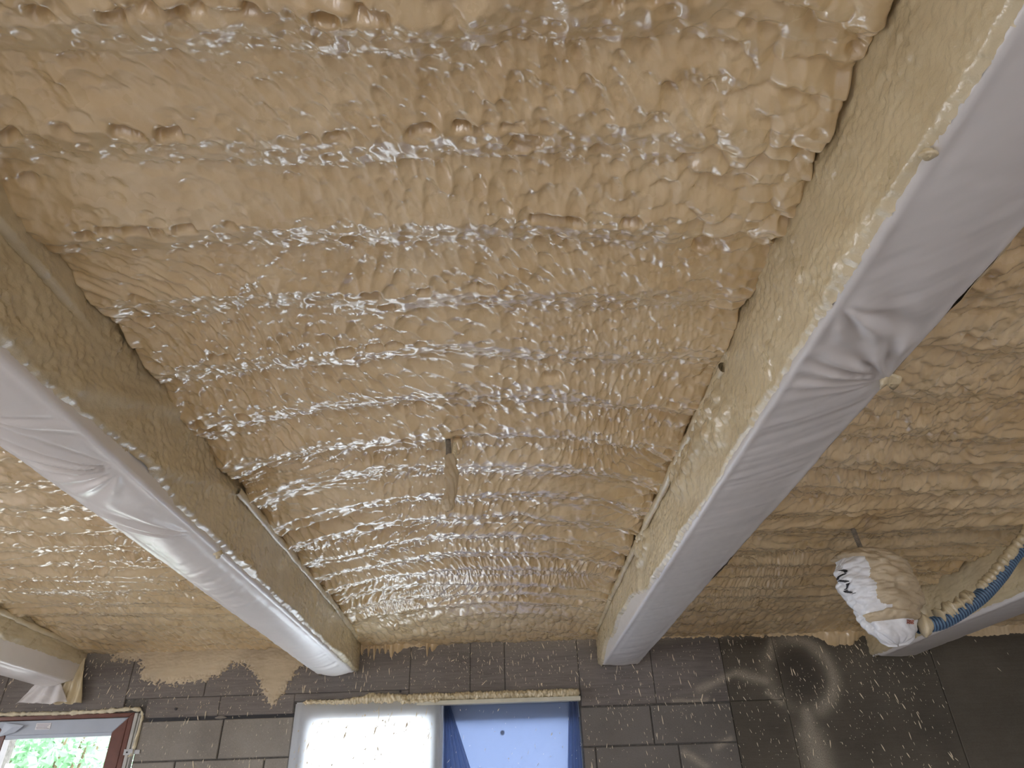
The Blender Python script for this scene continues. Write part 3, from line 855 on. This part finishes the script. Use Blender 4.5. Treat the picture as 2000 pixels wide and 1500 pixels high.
# grey profile, foam bead and fixing clip beside the window
prof = MB().box(-2.081, -2.062, WY - 0.012, WY + 0.03, oz0, 0.53).box(-2.060, -2.050, WY - 0.006, WY + 0.03, oz0, 0.528).bevel(0.002).build('side_profile', M_ALU, win)
def bead(pts, r, name, mat, parent, seed=0, step=0.006, flat=1.0, rough=0.8):
    pts = [Vector(p) for p in pts]
    C = []
    for a_, b_ in zip(pts[:-1], pts[1:]):
        n = max(2, int((b_ - a_).length / step))
        for i in range(n): C.append(a_.lerp(b_, i / n))
    C.append(pts[-1])
    C = np.array([tuple(c) for c in C])
    if len(C) > 5:
        for _ in range(3): C[1:-1] = (C[:-2] + 2 * C[1:-1] + C[2:]) / 4
    Tn = np.gradient(C, axis=0); Tn /= np.linalg.norm(Tn, axis=1)[:, None] + 1e-9
    ref = np.array([0.0, 1.0, 0.0]) if abs(Tn[0][1]) < 0.9 else np.array([1.0, 0, 0])
    N1 = np.cross(Tn, ref); N1 /= np.linalg.norm(N1, axis=1)[:, None] + 1e-9
    N2 = np.cross(Tn, N1)
    m_ = 12
    A_ = np.linspace(0, 2 * np.pi, m_, endpoint=False)
    i = np.arange(len(C))[:, None]
    rr = r * (1 + rough * (fbm(i * 0.35 + seed * 9.1, np.sin(A_)[None] * 1.2 + 2, seed, 3) - 0.5) * 2)
    cap = np.minimum(1, np.minimum(i, len(C) - 1 - i) / 3.0) ** 0.5
    rr = rr * (cap + 0.02)
    P = C[:, None] + rr[..., None] * (np.cos(A_)[None, :, None] * N1[:, None] + flat * np.sin(A_)[None, :, None] * N2[:, None])
    if parent is not None: P = P - np.array(parent.location)
    return grid(name, P, mat, parent, wrap=True, flip=False)
bead([(-2.052, WY - .006, 0.545), (-2.035, WY - .006, 0.51), (-2.040, WY - .006, 0.40), (-2.042, WY - .006, 0.33), (-2.06, WY - .014, 0.31)], 0.008, 'foam_bead', M_BEAD, win, 1)
bead([(-2.87, WY - .004, 0.546), (-2.5, WY - .002, 0.541), (-2.28, WY - .004, 0.543), (-2.10, WY - .008, 0.552), (-2.05, WY - .006, 0.545)], 0.010, 'foam_bead', M_BEAD, win, 2)
clip = MB().box(-2.088, -2.040, WY - 0.016, WY - 0.010, 0.322, 0.350).box(-2.040, -2.006, WY - 0.008, WY - 0.004, 0.326, 0.346).build('fixing_clip', M_STEEL, win)
MB().box(-2.074, -2.066, WY - 0.020, WY - 0.015, 0.331, 0.339).bevel(0.002).build('screw', M_BLACK, clip)

# ------------------------------------------------------------------ covered window / door opening in the middle
door = empty('window_2'); tag(door, kind='structure')
# frame behind the film
fr = MB()
fr.box(-1.19, -1.075, WY + 0.022, WY + 0.12, FZ, 0.56).box(-0.435, -0.36, WY + 0.022, WY + 0.12, FZ, 0.56).box(-1.075, -0.435, WY + 0.022, WY + 0.12, 0.462, 0.56)
fr.build('window_frame', M_WHITEFR, door)
MB().box(-1.07, -0.44, WY + 0.085, WY + 0.095, FZ, 0.46).build('pane', M_GLASS, door)
# film over it, boxed out from the wall
us = np.linspace(0, 1, 70); vs = np.linspace(0, 1, 120)
U_, V_ = np.meshgrid(us, vs, indexing='ij')
xl = -1.185; xr = -0.372
X = xl + (xr - xl) * U_; Z = 0.548 - (0.548 - FZ) * V_
eU = np.minimum(U_ * (xr - xl), (1 - U_) * (xr - xl))
Yy = WY - 0.030 * ss(0, 0.045, U_ * (xr - xl)) - 0.012 * ss(0, 0.03, (1 - U_) * (xr - xl)) + 0.010 * np.sin(np.pi * U_) + 0.004 * (fbm(X * 7, Z * 4, 3, 3) - .5)
Yy = Yy + 0.0022 * (fbm(X * 45, Z * 3, 5, 2) - .5) * (1 - ss(0.02, 0.12, eU))
o = grid('translucent_film', np.stack([X, Yy, Z], -1), M_FILMA, door, flip=True)
# foam spatters stuck on that film
def spat(xa, xb, za, zb, yfun, n, seed, mat, parent, smin=0.8):
    R_ = np.random.RandomState(seed); V = []; Q = []
    for k in range(n):
        x = R_.uniform(xa, xb); z = R_.uniform(za, zb)
        L = smin * (R_.uniform(0.005, 0.020) if R_.rand() < .5 else R_.uniform(0.003, 0.006)); w = smin * R_.uniform(0.0008, 0.0018) * (1 + (R_.rand() < .2) * 1.4)
        t = R_.normal(-0.25, 0.3); c, s = math.cos(t), math.sin(t); y = yfun(x, z)
        b = len(V)
        for p in ((0, -L), (w, 0), (0, L), (-w, 0)):
            V.append((x + p[0] * c - p[1] * s, y, z + p[0] * s + p[1] * c))
        V.append((x, y - w * 0.9, z))
        for i in range(4): Q.append((b + i, b + (i + 1) % 4, b + 4))
    o_ = mesh_np('foam_flecks', V, Q, mat, parent); o_['kind'] = 'stuff'
spat(-1.15, -0.40, 0.10, 0.50, lambda x, z: WY - 0.052 + 0.010 * math.sin(math.pi * (x + 1.185) / 0.813), 200, 5, M_SPLAT, door, 1.5)
# right half: panel behind, blue sheeting in front
MB().box(-0.36, 0.42, WY + 0.100, WY + 0.112, FZ, 0.50).build('backing_panel', M_PANEL, door)
MB().box(-0.36, 0.42, WY + 0.060, WY + 0.14, 0.445, 0.56).box(-0.365, -0.352, WY + 0.0, WY + 0.14, FZ, 0.545).build('frame_head', M_FLAP, door)
hb = MB(); bmesh.ops.create_cone(hb.bm, cap_ends=True, segments=20, radius1=0.0125, radius2=0.0125, depth=0.006, matrix=Matrix.Translation((-0.022, WY + 0.066, 0.375)) @ Matrix.Rotation(H, 4, 'X'))
hb.build('round_plug', M_PRINT, door)
def sheet(x_of, y_of, n, m_, z0, z1, mat, name):
    us = np.linspace(0, 1, n); vs = np.linspace(0, 1, m_)
    U2, V2 = np.meshgrid(us, vs, indexing='ij')
    Z2 = z1 + (z0 - z1) * V2
    return grid(name, np.stack([x_of(U2, V2), y_of(U2, V2), Z2], -1), mat, door, flip=True)
sheet(lambda U, V: -0.35 + 0.76 * U, lambda U, V: WY + 0.035 + 0.004 * (fbm(U * 6, V * 9, 2, 3) - .5), 60, 60, FZ, 0.52, M_FILMB, 'blue_sheeting')
sheet(lambda U, V: -0.348 + (0.035 + 0.75 * np.minimum(V, .5)) * U + 0.02 * V,
      lambda U, V: WY + 0.012 - 0.016 * np.sin(U * 15 + V * 5) * (0.3 + V) - 0.008 * np.sin(U * 34), 90, 60, FZ, 0.518, M_FOLD, 'sheeting_fold')
sheet(lambda U, V: 0.41 - (0.05 + 0.20 * np.minimum(V, .3)) * (1 - U), lambda U, V: WY - 0.002 - 0.014 * np.sin(U * 16 + V * 3) * (0.5 + V), 70, 60, FZ, 0.516, M_FOLD, 'sheeting_fold')
MB().box(-0.374, -0.366, WY - 0.024, WY - 0.002, FZ, 0.535).build('edge_strip', M_FILMA, door)  # pale strip added to stand in for a vertical strip of light
spat(-0.34, 0.40, 0.10, 0.50, lambda x, z: WY + 0.004, 60, 8, M_SPLAT, door)
# lintel board and the foam on it
board = MB().box(-0.50, 0.425, WY - 0.040, WY + 0.01, 0.517, 0.540).bevel(0.002).build('lintel_board', M_BOARD, door)
def lip(x0, x1, z0, z1, dep, seed):
    xs = np.arange(x0, x1, 0.003); an = np.linspace(0, 2 * np.pi, 22, endpoint=False)
    X, A_ = np.meshgrid(xs, an, indexing='ij')
    cz = (z0(X) + z1(X)) / 2; hz = (z1(X) - z0(X)) / 2
    r = 1 + 0.60 * (cells(X / 0.011, A_ * 2.1, seed) - 0.5) + 0.6 * (fbm(X * 22, A_, seed, 3) - .5)
    cap = np.minimum(1, np.minimum(X - x0, x1 - 0.003 - X) / 0.02 + 0.02) ** 0.5
    Pz = cz + hz * r * np.sin(A_) * cap
    Py = WY - dep * 0.35 - dep * 0.75 * r * np.cos(A_) * cap
    return grid('foam_lip', np.stack([X, Py, Pz], -1), M_FOAMD, door, wrap=True, flip=True)
lip(-1.15, -0.55, lambda x: 0.536 + 0.0 * x, lambda x: 0.562 + 0.018 * ss(-0.95, -0.75, x), 0.036, 1)
lip(-0.565, 0.43, lambda x: 0.541 + 0 * x, lambda x: 0.577 + 0 * x, 0.040, 2)
lip(-0.60, -0.36, lambda x: 0.527 + 0 * x, lambda x: 0.552 + 0 * x, 0.038, 4)

# ------------------------------------------------------------------ conduits, wrapped bundle, bag and hose
def tube(C, r, name, mat, parent, pitch=0.0, depth=0.0, m_=14, attr=False, ntot=None):
    C = np.array(C, float)
    # resample with Catmull-Rom
    out = []
    Pp = np.vstack([2 * C[0] - C[1], C, 2 * C[-1] - C[-2]])
    for i in range(1, len(Pp) - 2):
        p0, p1, p2, p3 = Pp[i - 1:i + 3]
        for t in np.linspace(0, 1, 60, endpoint=False):
            out.append(0.5 * ((2 * p1) + (-p0 + p2) * t + (2 * p0 - 5 * p1 + 4 * p2 - p3) * t * t + (-p0 + 3 * p1 - 3 * p2 + p3) * t ** 3))
    out.append(C[-1]); out = np.array(out)
    s_ = np.concatenate([[0], np.cumsum(np.linalg.norm(np.diff(out, axis=0), axis=1))])
    stp = pitch / 6 if pitch else 0.01
    n = max(6, int(s_[-1] / stp))
    sq = np.linspace(0, s_[-1], n)
    Q_ = np.stack([np.interp(sq, s_, out[:, k]) for k in range(3)], -1)
    Tn = np.gradient(Q_, axis=0); Tn /= np.linalg.norm(Tn, axis=1)[:, None]
    ref = np.array([0.0, 1.0, 0.0])
    N1 = np.cross(Tn, ref); N1 /= np.linalg.norm(N1, axis=1)[:, None]
    N2 = np.cross(Tn, N1)
    rid = 0.5 + 0.5 * np.cos(2 * np.pi * sq / pitch) if pitch else np.ones(n)
    rr = r - depth * (1 - rid)
    A_ = np.linspace(0, 2 * np.pi, m_, endpoint=False)
    P = Q_[:, None] + rr[:, None, None] * (np.cos(A_)[None, :, None] * N1[:, None] + np.sin(A_)[None, :, None] * N2[:, None])
    if parent is not None: P = P - np.array(parent.location)
    at = {'ridge': np.repeat(rid[:, None], m_, 1)} if attr else None
    return grid(name, P, mat, parent, wrap=True, flip=False, attrs=at)

bx_, by_ = -0.142, 1.745
bun = empty('conduit_bundle', (bx_, by_, 0.93))
tag(bun, 'foam-coated taped end of two corrugated conduits hanging from the central foam bay', 'conduit')
tube([(bx_ - 0.012, by_ - 0.012, 0.945), (bx_ - 0.006, by_ - 0.004, 0.90), (bx_ - 0.006, by_, 0.86)], 0.0085, 'conduit', M_CONDUIT, bun, 0.004, 0.0015)
tube([(bx_ + 0.018, by_ + 0.004, 0.945), (bx_ + 0.012, by_, 0.90), (bx_ + 0.010, by_, 0.86)], 0.0085, 'conduit', M_FOAMD, bun, 0.004, 0.0012)
def wrap_body(cx, cy_, prof, name, mat, parent, seed, amp=0.12, fold=0.10, n=90, m_=40):
    zz = np.array([p[0] for p in prof]); rx = np.array([p[1] for p in prof]); oxx = np.array([p[2] if len(p) > 2 else 0 for p in prof])
    zq = np.linspace(zz[0], zz[-1], n); rq = np.interp(-zq, -zz, rx); oq = np.interp(-zq, -zz, oxx)
    A_ = np.linspace(0, 2 * np.pi, m_, endpoint=False)
    Zg, Ag = np.meshgrid(zq, A_, indexing='ij')
    r = rq[:, None] * (1 + amp * (fbm(np.cos(Ag) * 2 + 5 + Zg * 25, np.sin(Ag) * 2 + 3, seed, 3) - .5) * 2
                       + fold * (np.abs(np.sin(Ag * 2.5 + Zg * 70 + 3 * fbm(Zg * 30, Ag, seed, 2))) - 0.6))
    P = np.stack([cx + oq[:, None] + r * np.cos(Ag), cy_ + r * np.sin(Ag), Zg], -1) - np.array(parent.location)
    return grid(name, P, mat, parent, wrap=True, flip=True)
wrap_body(bx_ + 0.002, by_, [(0.872, 0.003), (0.868, 0.015), (0.845, 0.0155), (0.835, 0.014), (0.815, 0.019), (0.79, 0.020, .001), (0.765, 0.0165, .001), (0.745, 0.015, -.001), (0.728, 0.017, -.006), (0.712, 0.016, -.006), (0.702, 0.010, -.006), (0.699, 0.002, -.006)],
          'taped_wrap', M_PATCH, bun, 2, 0.22, 0.34)
blob('foam_collar', (bx_ + 0.018, by_ + 0.01, 0.915), 0.022, bun, M_FOAM, 4, (0.7, 0.8, 1.5))

# bag in the right bay
BX, BY = 1.412, 2.55
bag = empty('plastic_bag', (BX, BY, 0.80))
tag(bag, 'white plastic bag half covered in sprayed foam, hanging from the ceiling near the blue hose', 'bag')
prof = [(0.818, 0.004, -.03), (0.810, 0.045, -.03), (0.795, 0.075, -.02), (0.75, 0.105, -.01), (0.69, 0.112, 0.0), (0.62, 0.108, 0.006), (0.58, 0.092, 0.006), (0.545, 0.076, 0.004), (0.51, 0.066, 0.008), (0.485, 0.048, 0.012), (0.470, 0.025, 0.01), (0.468, 0.002, .01)]
def bag_body():
    zz = np.array([p[0] for p in prof]); rx = np.array([p[1] for p in prof]); oxx = np.array([p[2] for p in prof])
    n, m_ = 120, 110
    zq = np.linspace(zz[0], zz[-1], n); rq = np.interp(-zq, -zz, rx); oq = np.interp(-zq, -zz, oxx)
    A_ = np.linspace(0, 2 * np.pi, m_, endpoint=False)
    Zg, Ag = np.meshgrid(zq, A_, indexing='ij')
    cx_, sx_ = np.cos(Ag), np.sin(Ag)
    cr1 = cells((cx_ * 1.4 + sx_ * .6 + 3 + Zg * 8) * 1.1, (sx_ * 1.4 + 4 - Zg * 12) * 1.1, 3)
    cr2 = cells((cx_ * 1.4 + 3 + Zg * 16) * 2.4, (sx_ * 1.4 + 4 + Zg * 26) * 2.4, 5)
    r = rq[:, None] * (0.84 + 0.30 * cr1 + 0.12 * cr2)
    P = np.stack([BX + oq[:, None] + r * cx_, BY + 0.8 * r * sx_, Zg - 0.012 * (cr1 - .5) * (Zg < .52)], -1)
    grid('bag_skin', P - np.array(bag.location), M_BAG, bag, wrap=True, flip=True)
    # foam crust: top and the side turned to the camera-right
    ang = (Ag + np.pi) % (2 * np.pi) - np.pi
    m1 = np.exp(-((ang + 0.9) / 1.15) ** 2) * ss(0.545, 0.60, Zg + 0.05 * (fbm(Ag * 2, Zg * 20, 2, 3) - .5)) + ss(0.765, 0.80, Zg) \
        + 0.9 * np.exp(-((Zg - 0.555) / 0.016) ** 2) * (ang < -0.6) * (ang > -2.9)
    mm = m1 - 0.36 + 0.30 * (fbm(Ag * 4, Zg * 40, 4, 4) - 0.5)
    tk = 0.004 + 0.010 * ss(0, 0.4, mm) * cells(Ag * 6, Zg / 0.030, 1, -0.8) + 0.005 * cells(Ag * 14, Zg / 0.012, 2)
    r2 = r + np.where(mm > 0, tk * ss(0, 0.12, mm), -0.006)
    P = np.stack([BX + oq[:, None] + r2 * cx_, BY + 0.8 * r2 * sx_, Zg], -1)
    grid('foam_crust', P - np.array(bag.location), M_PATCH, bag, wrap=True, flip=True, keep=mm > 0)
    # faded print on the bag: dark marks on the left edge, red marks lower right
    def decal(name, a0, a1, z0, z1, mat, na, nz_, holes):
        us = np.linspace(a0, a1, na); vs = np.linspace(z0, z1, nz_)
        Ua, Va = np.meshgrid(us, vs, indexing='ij')
        ii = np.clip(((zq[0] - Va) / (zq[0] - zq[-1]) * (n - 1)), 0, n - 2); i0 = ii.astype(int); fi = ii - i0
        jj = (Ua % (2 * np.pi)) / (2 * np.pi) * m_; j0 = jj.astype(int) % m_; j1 = (j0 + 1) % m_; fj = jj - np.floor(jj)
        rr_ = (r[i0, j0] * (1 - fi) + r[i0 + 1, j0] * fi) * (1 - fj) + (r[i0, j1] * (1 - fi) + r[i0 + 1, j1] * fi) * fj + 0.0022
        oo = np.interp(-Va, -zz, oxx)
        P = np.stack([BX + oo + rr_ * np.cos(Ua), BY + 0.8 * rr_ * np.sin(Ua), Va], -1)
        grid(name, P - np.array(bag.location), mat, bag, keep=holes(Ua, Va), flip=False)
    decal('black_print', 3.05, 3.75, 0.64, 0.735, M_BLACK, 50, 50, lambda a, z: (np.abs(a - 3.40 - 0.16 * np.sin(z * 150)) < 0.07) & (np.sin(z * 330) > -0.75))
    decal('red_print', 4.95, 5.35, 0.522, 0.536, M_REDP, 60, 16, lambda a, z: (np.sin(a * 75) + np.sin(z * 900 + a * 40) > -0.3))
    decal('black_print', 4.9, 5.10, 0.575, 0.588, M_BLACK, 20, 10, lambda a, z: (a + z) > 0)
bag_body()
tube([(1.375, 2.53, 0.925), (1.385, 2.54, 0.90), (1.395, 2.55, 0.85), (1.40, 2.55, 0.80)], 0.010, 'conduit', M_CONDUIT, bag, 0.006, 0.002)

# hose
hose = empty('corrugated_hose', (1.55, 2.55, 0.52))
tag(hose, 'blue corrugated hose with foam stuck along its upper side, curving up from the plastic bag', 'hose')
HC = [(1.515, 2.55, 0.527), (1.56, 2.55, 0.530), (1.62, 2.55, 0.543), (1.71, 2.55, 0.583), (1.80, 2.55, 0.632), (1.90, 2.55, 0.705), (1.98, 2.55, 0.775), (2.05, 2.54, 0.83), (2.11, 2.53, 0.90), (2.125, 2.52, 0.96)]
tube(HC, 0.027, 'hose_wall', M_HOSE, hose, 0.0125, 0.0042, 24, True)
bead([(1.505, 2.53, 0.528), (1.53, 2.525, 0.526), (1.555, 2.525, 0.527)], 0.034, 'foam_collar', M_FOAMD, hose, 3, rough=0.6)
bead([(1.59, 2.545, 0.556), (1.66, 2.54, 0.585), (1.73, 2.54, 0.618), (1.76, 2.54, 0.636)], 0.020, 'foam_crust', M_FOAMD, hose, 5, 0.004, rough=1.1)
bead([(1.79, 2.545, 0.65), (1.86, 2.54, 0.70), (1.94, 2.535, 0.765), (2.02, 2.53, 0.83), (2.09, 2.52, 0.90)], 0.017, 'foam_crust', M_FOAMD, hose, 6, 0.004, rough=0.5)

# ------------------------------------------------------------------ garden outside the left window
def shrub(cx, cy_, zc, rx, rz, n, seed, label):
    root = empty('garden_shrub', (cx, cy_, FZ - 0.16)); tag(root, label, 'shrub', 'shrubs outside the window')
    R_ = np.random.RandomState(seed)
    V = []; Q = []
    for k in range(n):
        v = R_.normal(size=3); v /= np.linalg.norm(v); rad = R_.rand() ** 0.4
        c = np.array([cx + v[0] * rx * rad, cy_ + v[1] * rx * rad * .7, zc + v[2] * rz * rad])
        a = R_.normal(size=3); a /= np.linalg.norm(a)
        b = np.cross(a, R_.normal(size=3)); b /= np.linalg.norm(b)
        L = R_.uniform(0.06, 0.13); w = L * 0.30
        i = len(V)
        up = np.cross(a, b) * L * 0.12
        V += [tuple(c - a * L * .5), tuple(c + b * w + up), tuple(c + a * L * .5), tuple(c - b * w + up)]
        Q.append((i, i + 1, i + 2)); Q.append((i, i + 2, i + 3))
    o = mesh_np('foliage', np.array(V) - np.array(root.location), Q, M_LEAF, root, smooth=False)
    o['kind'] = 'stuff'
    for k in range(6):
        a = R_.uniform(-1, 1); b = R_.uniform(-.5, .5)
        tube([(cx + a * .1, cy_ + b * .1, FZ - 0.17), (cx + a * rx * .4, cy_ + b * rx * .4, (zc + FZ) / 2), (cx + a * rx * .8, cy_ + b * rx * .6, zc + rz * .7)], 0.014, 'stem', M_BARK, root, m_=6)
shrub(-4.55, 7.4, 0.35, 0.85, 0.95, 3600, 1, 'leafy green shrub nearest the brown-framed window')
shrub(-5.2, 8.9, 0.55, 0.95, 1.0, 3600, 2, 'shrub further back behind the nearer one outside the window')
print('total', time.time() - T0)
